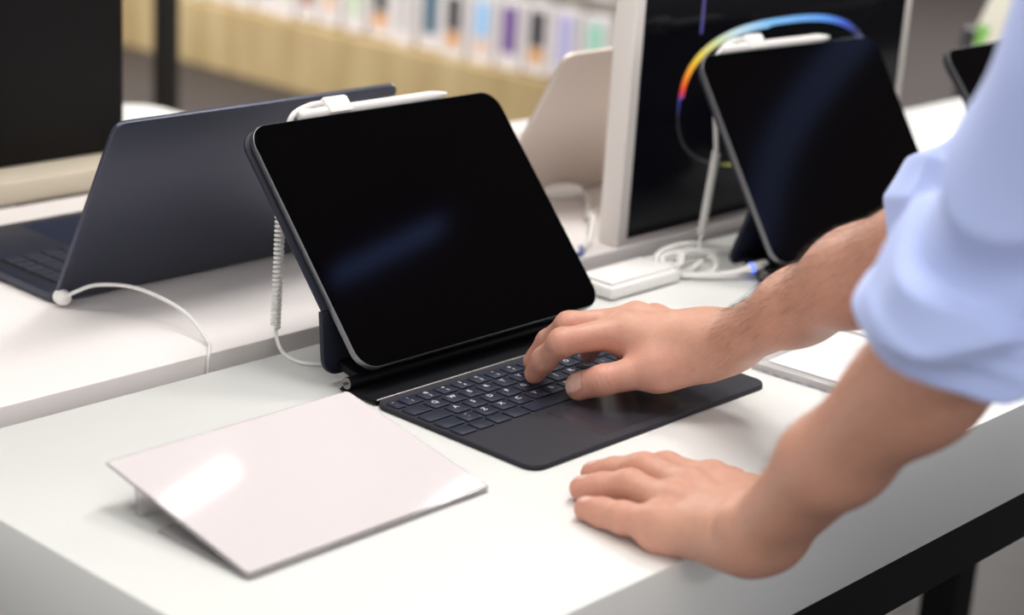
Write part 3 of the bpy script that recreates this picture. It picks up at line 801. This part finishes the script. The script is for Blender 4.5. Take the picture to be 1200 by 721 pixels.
def arm_field(J, side, flat):
    """side: +1 right hand, -1 left hand; returns the field and a colouring function"""
    J = {k: A_(v) for k, v in J.items()}; FR = FRH[side]
    W, E = J['W'], J['E']
    fw = unit(J['mM']-W); across = unit((J['pM']-J['iM'])*side)        # across points towards +x for both hands
    dors = unit(np.cross(across, fw)); across = np.cross(fw, dors)
    ul = across*side                                                   # towards the little finger
    fa = unit(E-W)
    fl = unit(ul-fa*(ul @ fa)); fn = np.cross(fa, fl)
    if fn @ dors < 0: fn = -fn
    tips = {}
    for k in 'imrp':
        t = unit(J[k+'T']-J[k+'D']); pl = unit(np.cross(t, J[k+'P']-J[k+'M'])) if not flat else across
        s_ = unit(across-t*(across @ t)); nf = np.cross(s_, t)
        if nf @ dors < 0 and abs(nf @ dors) > .3: nf = -nf
        mid = J[k+'P']-.5*(J[k+'M']+J[k+'T']);
        if nf @ mid < 0: nf = -nf
        tips[k] = (J[k+'T'], t, nf, np.cross(t, nf))
    t = unit(J['tT']-J['tI'])
    nd = unit(A_((-.62, -.42, .66))) if side > 0 else unit(A_((.35, 0, .9)))
    nd = unit(nd-t*(nd @ t)); tips['t'] = (J['tT'], t, nd, np.cross(t, nd))
    S = J['S']
    def f(X):
        # forearm: two bones side by side make it oval
        wr = .0105
        d = smin(rcone(X, W+fl*wr, W+fa*.10+fl*.011, .0180, .0235), rcone(X, W-fl*wr, W+fa*.10-fl*.010, .0185, .0230), .016)
        d = smin(d, smin(rcone(X, W+fa*.10+fl*.011, E+fl*.004, .0235, .0255), rcone(X, W+fa*.10-fl*.010, E-fl*.015, .0230, .0310), .02), .016)
        d = smin(d, ball(X, W+fa*.18-fl*.010-fn*.001, .0270), .03)
        d = smin(d, rcone(X, E, E+(S-E)*.55, .0285, .0370), .02)
        # wrist and carpus
        d = smin(d, smin(rcone(X, W+fl*.011, W+fw*.026+ul*.013, .0170, .0160), rcone(X, W-fl*.011, W+fw*.024-ul*.014, .0175, .0165), .02), .02)
        d = smin(d, ball(X, W+fa*.012+fl*.022+fn*.010, .0085), .012)              # ulnar head
        palm = None
        for k, w_, r0 in (('i', -.016, .0135), ('m', -.005, .0135), ('r', .006, .0130), ('p', .016, .0125)):
            a = W+fw*.018+ul*w_
            m = rcone(X, a, J[k+'M']-dors*.002, r0, FR[k][0]+.0012)
            palm = m if palm is None else smin(palm, m, .012)
        # palm side mass, thenar and hypothenar pads
        palm = smin(palm, rcone(X, W+fw*.028-ul*.012-dors*.010, J['tM']-fw*.004-dors*.002, .0140, .0115), .016)
        palm = smin(palm, rcone(X, W+fw*.022+ul*.018-dors*.006, J['pM']-dors*.006+ul*.001, .0125, .0105), .014)
        palm = smin(palm, rcone(X, (J['iM']+J['mM'])/2-dors*.007, (J['rM']+J['pM'])/2-dors*.006, .0092, .0085), .012)
        palm = smin(palm, rcone(X, J['iM']-dors*.005, (J['tC']+J['tM'])/2, .0095, .0120), .020)      # web of the thumb
        palm = smin(palm, rcone(X, J['iM']*.72+W*.28-dors*.004, J['tM']*.8+J['tC']*.2, .0085, .0095), .018)
        for a, b in (('i', 'm'), ('m', 'r'), ('r', 'p')):                           # webs between fingers
            pa = J[a+'M']*.74+J[a+'P']*.26; pb = J[b+'M']*.74+J[b+'P']*.26
            palm = smin(palm, rcone(X, pa-dors*.003, pb-dors*.003, .0058, .0055), .008)
        # tendons and knuckles
        for k in 'imrp':
            palm = smin(palm, rcone(X, W+fw*.022+dors*.0125+ul*{'i': -.008, 'm': -.002, 'r': .004, 'p': .009}[k], J[k+'M']+dors*(FR[k][0]-.0030), .0015, .0026), .009)
            palm = smin(palm, ball(X, J[k+'M']+dors*.0010, FR[k][0]-.0002), .010)
        d = smin(d, palm, .016)
        # thumb
        th = smin(rcone(X, J['tC'], J['tM'], .0160, .0138), rcone(X, J['tM'], J['tI'], .0136, .0114), .006)
        T, t, nf, sd = tips['t']
        tip = smin(rcone(X, J['tI'], T+sd*.0022, .0110, .0090), rcone(X, J['tI'], T-sd*.0022, .0110, .0090), .004)
        th = smin(th, tip, .004)
        out = smin(d, th, .010)
        for k in 'imrp':
            r = FR[k]
            g = smin(rcone(X, J[k+'M'], J[k+'P'], r[0], r[1]), rcone(X, J[k+'P'], J[k+'D'], r[1], r[2]), .006)
            T, t, nf, sd = tips[k]
            tp = smin(rcone(X, J[k+'D'], T+sd*.0012, r[2]-.0003, r[3]-.0006), rcone(X, J[k+'D'], T-sd*.0012, r[2]-.0003, r[3]-.0006), .003)
            g = smin(g, tp, .005)
            # pads below and bulk of the middle of each bone
            
            out = np.minimum(out, smin(d, g, .0065)) if k else out
        # fine relief: knuckle creases, nails
        for k in 'imrpt':
            T, t, nf, sd = tips[k]
            for jn, amp in (((k+'P', .00042), (k+'D', .00034)) if k != 't' else (('tI', .00055),)):
                c = J[jn]; dirv = unit(J[{'P': k+'D', 'D': k+'T', 'I': 'tT'}[jn[1]]]-c)
                q = X-c; rr = np.einsum('ij,ij->i', q, q)
                m = np.exp(-rr/(2*.0085**2))*sstep(-.002, .006, q @ nf)
                s1 = q @ dirv; s2 = q @ sd
                out = out+amp*m*np.sin(2*math.pi*(s1+.12*np.abs(s2))/.0042)
            nl, nw = (.0088, .0074) if k == 't' else (.0056, .0046)
            q = X-(T-t*(.0005 if k == 't' else .0005)); al = q @ t; ac = q @ sd; up = q @ nf
            e = np.maximum(np.abs(al)/nl, np.abs(ac)/nw)*.6+np.sqrt((al/nl)**2+(ac/nw)**2)*.4
            m = (1-sstep(.92, 1.05, e))*sstep(.001, .003, up)
            ridge = np.exp(-((e-1.1)/.12)**2)*sstep(.001, .003, up)*(al < nl*.75)
            out = out-.00022*m-.00030*ridge
        if flat:      # crease where the back of the hand folds against the forearm
            nn = unit(fw-fa); q = X-(W+fw*.004); out = out+.0022*np.exp(-((q @ nn)/.0028)**2)*sstep(.004, .016, q @ unit(dors+fn))
        return out
    def colour(v):
        base = np.tile(A_((.64, .355, .255)), (len(v), 1))
        def mix(c, m): 
            nonlocal base
            base = base*(1-m[:, None])+A_(c)*m[:, None]
        al = (v-W) @ fa
        mix((.61, .325, .23), sstep(-.01, .10, al)*.75)                                   # the forearm is a little browner
        pal = sstep(.0, .012, -((v-(W+J['mM'])/2) @ dors))*(al < 0)
        mix((.66, .345, .265), pal*.6)
        for k in 'imrp':
            for jn, s, a in (('M', .010, .45), ('P', .009, .55), ('D', .007, .45), ('T', .010, .75)):
                rr = np.sum((v-J[k+jn])**2, 1); mix((.64, .27, .20), a*np.exp(-rr/(2*s*s)))
        for jn, s, a in (('tI', .010, .5), ('tT', .011, .6), ('tM', .014, .3)):
            rr = np.sum((v-J[jn])**2, 1); mix((.64, .275, .205), a*np.exp(-rr/(2*s*s)))
        for k in 'imrpt':
            T, t, nf, sd = tips[k]; nl, nw = (.0088, .0074) if k == 't' else (.0056, .0046)
            q = v-(T-t*.0005); a1 = q @ t; a2 = q @ sd; up = q @ nf
            e = np.maximum(np.abs(a1)/nl, np.abs(a2)/nw)*.6+np.sqrt((a1/nl)**2+(a2/nw)**2)*.4
            m = (1-sstep(.88, 1.02, e))*(up > .002)
            mix((.42, .19, .14), np.exp(-((e-1.12)/.10)**2)*(up > .001)*(a1 < nl*.8)*.55); mix((.74, .48, .40), m*.95); mix((.84, .74, .66), m*sstep(nl*.60, nl*.78, a1)*.8)
        return np.concatenate([base, np.ones((len(v), 1))], 1)
    return f, colour, dict(W=W, E=E, fa=fa, fl=fl, fn=fn, dors=dors)

person = empty('person', (.02, -.82, FLOOR))
def rel(parts):                                   # the meshes are children of an Empty at the feet
    o = A_((.02, -.82, FLOOR)); return [(v-o, q) for v, q in parts]

arms = []; acol = []; info = []
for J, side, flat in ((RJ, 1, False), (LJ, -1, True)):
    f, colour, inf = arm_field(J, side, flat)
    P_ = np.array(list(J.values()))
    E_ = A_(J['E']); up = E_+(A_(J['S'])-E_)*.55
    lo = np.minimum(np.delete(P_, -1, 0).min(0), up)-.06; hi = np.maximum(np.delete(P_, -1, 0).max(0), up)+.06
    v, q = mesh_field(f, lo, hi, .0012)
    arms.append((v, q)); acol.append(colour(v)); info.append((f, inf))

# rest of the body under the clothes, head and neck
HIPL, HIPR = A_((-.075, -.84, .02)), A_((.125, -.84, .02))
KNL, KNR = A_((-.085, -.80, -.42)), A_((.135, -.80, -.42))
ANL, ANR = A_((-.095, -.86, -.815)), A_((.145, -.86, -.815))
PEL, WAI, CHE, NEK = A_((.025, -.85, .06)), A_((.022, -.80, .20)), A_((.010, -.68, .38)), A_((-.002, -.615, .515))
SL, SR = A_(LJ['S']), A_(RJ['S'])
HD = A_((-.004, -.535, .655))
def torso_field(X, g=0.0):
    d = rcone(X, PEL+A_((-.055, 0, 0)), WAI+A_((-.045, 0, 0)), .105+g, .098+g)
    d = smin(d, rcone(X, PEL+A_((.055, 0, 0)), WAI+A_((.045, 0, 0)), .105+g, .098+g), .05)
    d = smin(d, rcone(X, WAI+A_((-.045, 0, 0)), CHE+A_((-.07, 0, 0)), .098+g, .105+g), .05)
    d = smin(d, rcone(X, WAI+A_((.045, 0, 0)), CHE+A_((.07, 0, 0)), .098+g, .105+g), .05)
    d = smin(d, rcone(X, CHE+A_((-.05, .01, .05)), SL, .085+g, .060+g), .05)
    d = smin(d, rcone(X, CHE+A_((.05, .01, .05)), SR, .085+g, .060+g), .05)
    return d
def body_field(X):
    d = torso_field(X)
    d = smin(d, rcone(X, NEK-A_((0, .03, .06)), HD-A_((0, .02, .05)), .058, .054), .03)
    for S, J in ((SL, LJ), (SR, RJ)):
        E_ = A_(J['E']); d = smin(d, rcone(X, S, S+(E_-S)*.6, .054, .043), .03)
    for a, b, c in ((HIPL, KNL, ANL), (HIPR, KNR, ANR)):
        d = smin(d, rcone(X, a, b, .088, .056), .04); d = smin(d, rcone(X, b, c, .054, .036), .02)
        d = smin(d, ball(X, b*.7+c*.3-A_((0, .02, 0)), .050), .03)
        d = smin(d, rcone(X, c-A_((0, 0, .03)), c+A_((0, .13, -.055)), .034, .026), .02)
    # head looking down at the tablet
    fwd = unit((.05, .80, -.60)); upv = unit(A_((0, .60, .80))); upv = unit(upv-fwd*(fwd @ upv)); rt = np.cross(fwd, upv)
    L = lambda a, b, c: HD+rt*a+fwd*b+upv*c
    h = ellipsoid((X-HD) @ np.stack([rt, fwd, upv], 1), (0, -.012, .030), (.076, .096, .092))
    h = smin(h, rcone(X, L(0, .02, -.02), L(0, .062, -.092), .066, .034), .03)
    h = smin(h, rcone(X, L(0, .082, .012), L(0, .108, -.030), .007, .013), .012)          # nose
    for s_ in (-1, 1):
        h = smax(h, -ball(X, L(.031*s_, .104, .014), .017), .012)                          # eye sockets
        h = smin(h, ball(X, L(.031*s_, .078, .012), .0125), .003)
        h = smin(h, ellipsoid((X-L(.078*s_, -.004, -.002)) @ np.stack([rt, fwd, upv], 1), (0, 0, 0), (.008, .018, .031)), .006)
        h = smin(h, rcone(X, L(.012*s_, .090, .032), L(.045*s_, .080, .036), .007, .005), .010)   # brow
    h = smin(h, rcone(X, L(-.016, .088, -.061), L(.016, .088, -.061), .0068, .0068), .006)
    h = smin(h, rcone(X, L(-.013, .086, -.071), L(.013, .086, -.071), .0070, .0070), .004)
    return smin(d, h, .02)
bv, bq = mesh_field(body_field, (-.45, -1.10, -.91), (.45, -.30, .88), .008)
bcol = np.tile(A_((.60, .345, .245, 1)), (len(bv), 1))
body = mesh_object('body', rel(arms+[(bv, bq)]), [M['skin']], person, np.concatenate(acol+[bcol]))
tag(person, 'man in a rolled-sleeve light blue shirt leaning on the table and typing', 'person')

def hair_field(X):
    fwd = unit((.05, .80, -.60)); upv = unit(A_((0, .60, .80))); upv = unit(upv-fwd*(fwd @ upv)); rt = np.cross(fwd, upv)
    Q = (X-HD) @ np.stack([rt, fwd, upv], 1)
    h = ellipsoid(Q, (0, -.014, .034), (.085, .104, .102))
    return smax(h, -(upv @ (X-HD).T-.05+(Q[:, 1]*-.95+.02)*.9), .01)+.0015*np.sin(X[:, 0]*420)*np.sin(X[:, 1]*300+X[:, 2]*260)
hv, hq = mesh_field(hair_field, HD-.15, HD+.17, .005); mesh_object('hair', rel([(hv, hq)]), [M['hair']], person)

# shirt
def sleeve(X, S, E, W, cl, r0, r1, rc, ph, g, tilt=.22, fold=1.0):
    """arm sleeve from the shoulder to a rolled cuff cl past the elbow, with folds"""
    S, E, W = A_(S), A_(E), A_(W); fa = unit(W-E); C = E+fa*cl
    ua = unit(E-S)
    d = smin(rcone(X, S, E, r0, r1), rcone(X, E, C+fa*.03, r1-.002, rc), .035)
    # folds around the bend
    e1 = unit(np.cross(ua, fa)); e2 = np.cross(e1, fa)
    q = X-C; u = -(q @ fa); th = np.arctan2(q @ e2, q @ e1)
    s_ = (X-E) @ ua; u2 = (X-S) @ ua
    near = np.exp(-(s_/.10)**2)
    w = np.sin(62*(X @ unit(ua+.7*e1))+2.2*np.sin(th+ph)+ph)
    d = d-fold*near*.0068*((1-np.abs(w))*1.5-.4)
    w2 = np.sin(31*(X @ unit(ua*.35+e1+.5*e2))+1.6*np.sin(17*u2+ph))
    d = d-fold*.0060*w2*sstep(-.02, .10, u2)
    # rolled cuff: a thicker band with its upper edge running aslant
    g = A_(g); g = unit(g-fa*(g @ fa)); gs = (q @ g)/.045; u = u-tilt*.045*gs
    edge = .047-.012*gs+.003*np.sin(3*th+1+ph)
    band = 1-sstep(edge-.002, edge+.002, u)
    fl_ = .0018*np.sin(5*th+ph+60*u)+.0022*np.sin(2*th+95*u+ph*2)
    d = d-band*(.0080*(.5+.5*fold)+fl_*fold)-.0020*np.exp(-((u-edge*.48-.004*np.sin(2*th+ph))/.0035)**2)*band
    inner = smax(smin(rcone(X, S, E, r0-.016, r1-.014), rcone(X, E, C+fa*.06, r1-.013, rc-.005), .035), u-.045, .006)
    lip = -u+.004*np.sin(2*th+ph)
    d = smax(d, lip, .004)
    return smax(d, -inner, .002)
def shirt_field(X):
    d = torso_field(X, .014)
    d = d-.004*np.sin(24*X[:, 2]+9*X[:, 0])*np.sin(7*X[:, 0]-11*X[:, 1])
    d = smax(d, .045-X[:, 2]+.02*np.cos(8*X[:, 0]), .01)
    d = np.maximum(d, -torso_field(X, .006))
    d = smin(d, sleeve(X, SL, LJ['E'], LJ['W'], .002, .068, .045, .0400, 1.1, (.43, -.736, -.52), .62), .02)
    d = smin(d, sleeve(X, SR, RJ['E'], RJ['W'], .004, .054, .039, .0345, 2.6, (.43, -.736, -.52), .0, .35), .02)
    ca = unit((0, .35, 1.0)); t_ = (X-(NEK-A_((0, .022, .020)))) @ ca
    col = np.abs(rcone(X, NEK-A_((0, .060, .110)), NEK+A_((0, .010, .075)), .066, .064))-.0035
    col = smax(smax(col, t_-.030, .004), -t_-.035, .004)
    return np.minimum(d, col)
sv, sq = mesh_field(shirt_field, (-.36, -1.02, .0), (.36, -.28, .62), .0023)
mesh_object('shirt', rel([(sv, sq)]), [M['shirt']], person)

def trouser_field(X):
    d = None
    for a, b, c in ((HIPL, KNL, ANL), (HIPR, KNR, ANR)):
        e = smin(rcone(X, a, b, .102, .074), rcone(X, b, c+A_((0, -.01, .01)), .073, .062), .03)
        d = e if d is None else smin(d, e, .02)
    d = smin(d, smin(rcone(X, PEL+A_((-.055, 0, -.05)), PEL+A_((-.05, 0, .03)), .112, .110), rcone(X, PEL+A_((.055, 0, -.05)), PEL+A_((.05, 0, .03)), .112, .110), .05), .05)
    d = d-.004*np.sin(40*X[:, 2]+12*X[:, 0])*np.exp(-((X[:, 2]+.42)/.14)**2)-.004*np.sin(55*X[:, 2])*np.exp(-((X[:, 2]+.78)/.07)**2)
    d = smax(d, X[:, 2]-.105, .01)
    return smax(d, -.862-X[:, 2], .005)
tv, tq = mesh_field(trouser_field, (-.30, -1.05, -.90), (.36, -.62, .16), .006)
mesh_object('trousers', rel([(tv, tq)]), [M['trousers']], person)
for c in (ANL, ANR):
    def shoe(X, c=c):
        s_ = smin(rcone(X, c+A_((0, -.03, -.035)), c+A_((0, .14, -.052)), .046, .038), ball(X, c+A_((0, -.01, .0)), .045), .03)
        s_ = smin(s_, rcone(X, c+A_((0, .06, -.05)), c+A_((.006, .17, -.056)), .046, .034), .02)
        return smax(s_, -.8985-X[:, 2], .004)
    v, q = mesh_field(shoe, c-A_((.12, .14, .11)), c+A_((.12, .28, .10)), .005)
    mesh_object('shoe', rel([(v, q)]), [M['leather']], person)

# fine hair on the forearms
def arm_hair(idx, n, lo_u, hi_u):
    f, inf = info[idx]; v, q = arms[idx]
    al = (v-inf['W']) @ inf['fa']; dn = (v-inf['W']-al[:, None]*inf['fa'])
    nrm = dn/np.maximum(np.linalg.norm(dn, axis=1), 1e-6)[:, None]
    top = nrm @ inf['fn']; side_ = nrm @ inf['fl']
    wgt = ((al > lo_u) & (al < hi_u))*np.clip(top*.9+.45, 0, 1)*sstep(lo_u, lo_u+.05, al)
    wgt = wgt/wgt.sum(); pick = rng.choice(len(v), n, p=wgt)
    o = A_((.02, -.82, FLOOR)); V_ = []; F_ = []
    for i in pick:
        p_ = v[i]; nn = nrm[i]
        L = rng.uniform(.006, .014); dr = unit(-inf['fa']*rng.uniform(.4, .9)+nn*rng.uniform(.25, .75)+inf['fl']*rng.normal(0, .45)-A_((0, 0, .25)))
        cv = unit(np.cross(dr, rng.normal(size=3))); sd_ = unit(np.cross(dr, cv)); r = rng.uniform(.000028, .00005)
        b = len(V_); pts = [p_-nn*.0004, p_+dr*L*.5, p_+dr*L+(-nn*.28-inf['fa']*.15)*L]
        for j, c_ in enumerate(pts):
            rr = r*(1, .85, .2)[j]
            for k in range(3):
                a = 2*math.pi*k/3; V_.append(c_+rr*(math.cos(a)*cv+math.sin(a)*sd_)-o)
        for j in (0, 1):
            for k in range(3): F_.append((b+3*j+k, b+3*j+(k+1) % 3, b+3*j+3+(k+1) % 3, b+3*j+3+k))
    return V_, F_
V0, F0 = arm_hair(0, 3600, -.015, .26); V1, F1 = arm_hair(1, 1100, .03, .26)
me = bpy.data.meshes.new('arm_hair'); nb_ = len(V0)
me.from_pydata([tuple(p) for p in V0+V1], [], F0+[tuple(k+nb_ for k in f_) for f_ in F1]); me.materials.append(M['hair'])
ah = bpy.data.objects.new('arm_hair', me); COL.objects.link(ah); ah.parent = person; ah['kind'] = 'stuff'


# ------------------------------------------------------------------ lamps of the shop and added fill lights
def lamp(x, y, lx, ly, power, color=(1, .975, .945), rz=0.0, where='', z=CEIL-.075):
    root = empty('ceiling_light', (x, y, CEIL), rz)
    bm = new(); add_box(bm, -lx/2-.02, lx/2+.02, -ly/2-.02, ly/2+.02, -.0650, -.0005, bev=.004); obj('housing', bm, M['lamp_body'], root)
    bm = new(); add_box(bm, -lx/2, lx/2, -ly/2, ly/2, -.0700, -.0648, bev=.001); obj('diffuser', bm, M['lamp_lens'], root)
    l = bpy.data.lights.new('lamp_glow', 'AREA'); l.shape = 'RECTANGLE'; l.size = lx; l.size_y = ly; l.energy = power; l.color = color
    o = bpy.data.objects.new('lamp_glow', l); COL.objects.link(o); o.location = (0, 0, -.0760); o.parent = root
    tag(root, where, 'ceiling light', 'ceiling strip lights of the shop'); return root
lamp(.25, .02, .9, .55, 12.5, where='broad ceiling light above the tables')
lamp(.12, -.66, .5, .4, 5, where='ceiling light straight above the man')
lamp(1.50, 1.625, .26, .055, .75, rz=.26, where='short ceiling strip over the far side of the rear table')
lamp(2.08, 1.333, .22, .050, .6, rz=.20, where='short ceiling strip above the rainbow screen side')
lamp(1.25, .25, .5, .5, 22, where='square fill light added above the second tablet')  # added to brighten the typing hand and the table beside it
lamp(-1.5, -1.6, 1.4, .5, 4, where='ceiling light over the empty floor in front of the sign holder corner')
lamp(-.80, .62, 1.0, .4, 12, where='added fill light over the navy laptop')  # unseen fill, placed to lift the rear table top below the lid
lamp(-1.15, -4.4, 1.6, .5, 38, where='ceiling light behind the man')
lamp(1.9, 4.7, .5, 1.8, 195, where='unseen fill light along the shelf wall')  # unseen fill that brightens the oak base
lamp(4.4, .9, 1.2, .8, 60, where='added fill light beyond the far table end')  # side fill added for the table next to the keyboard
lamp(6.3, 3.4, 1.2, 1.2, 200, where='square fill light added over the open floor')  # added to light the far floor, which was too dark
# dim blue sign strip whose reflection crosses the tablet screen
root = empty('curved_blue_light', (3.58, -1.90, CEIL))
bm = new(); add_tube(bm, catmull([(.16, .40, -.06), (.08, .26, -.06), (.0, .10, -.06), (-.03, -.08, -.06), (.02, -.30, -.06), (.08, -.52, -.06)], 8), .055, 10)
obj('tube', bm, M['arc_lens'], root, smooth=60)
for q in ((.08, .26), (.02, -.30)):
    bm = new(); add_tube(bm, [(q[0], q[1], -.01), (q[0], q[1], -.0005)], .03, 10); obj('mount', bm, M['lamp_body'], root)
    bm = new(); add_tube(bm, [(q[0], q[1], -.05), (q[0], q[1], -.009)], .006, 8); obj('stem', bm, M['lamp_body'], root)
tag(root, 'curved dim blue light tube on the ceiling', 'sign light')
root = empty('blue_sign_strip', (2.02, -1.075, CEIL), .22)
bm = new(); add_box(bm, -.19, .19, -.035, .035, -.05, -.0005, bev=.004); obj('housing', bm, M['lamp_body'], root)
bm = new(); add_box(bm, -.18, .18, -.025, .025, -.054, -.0498, bev=.001); obj('lens', bm, M['blue_lens'], root)
tag(root, 'short blue light strip on the ceiling behind the man', 'sign light')

w = bpy.data.worlds.new('shop_ambient'); SC.world = w; w.use_nodes = True
w.node_tree.nodes['Background'].inputs['Color'].default_value = (1, .98, .97, 1)
w.node_tree.nodes['Background'].inputs['Strength'].default_value = 1.35
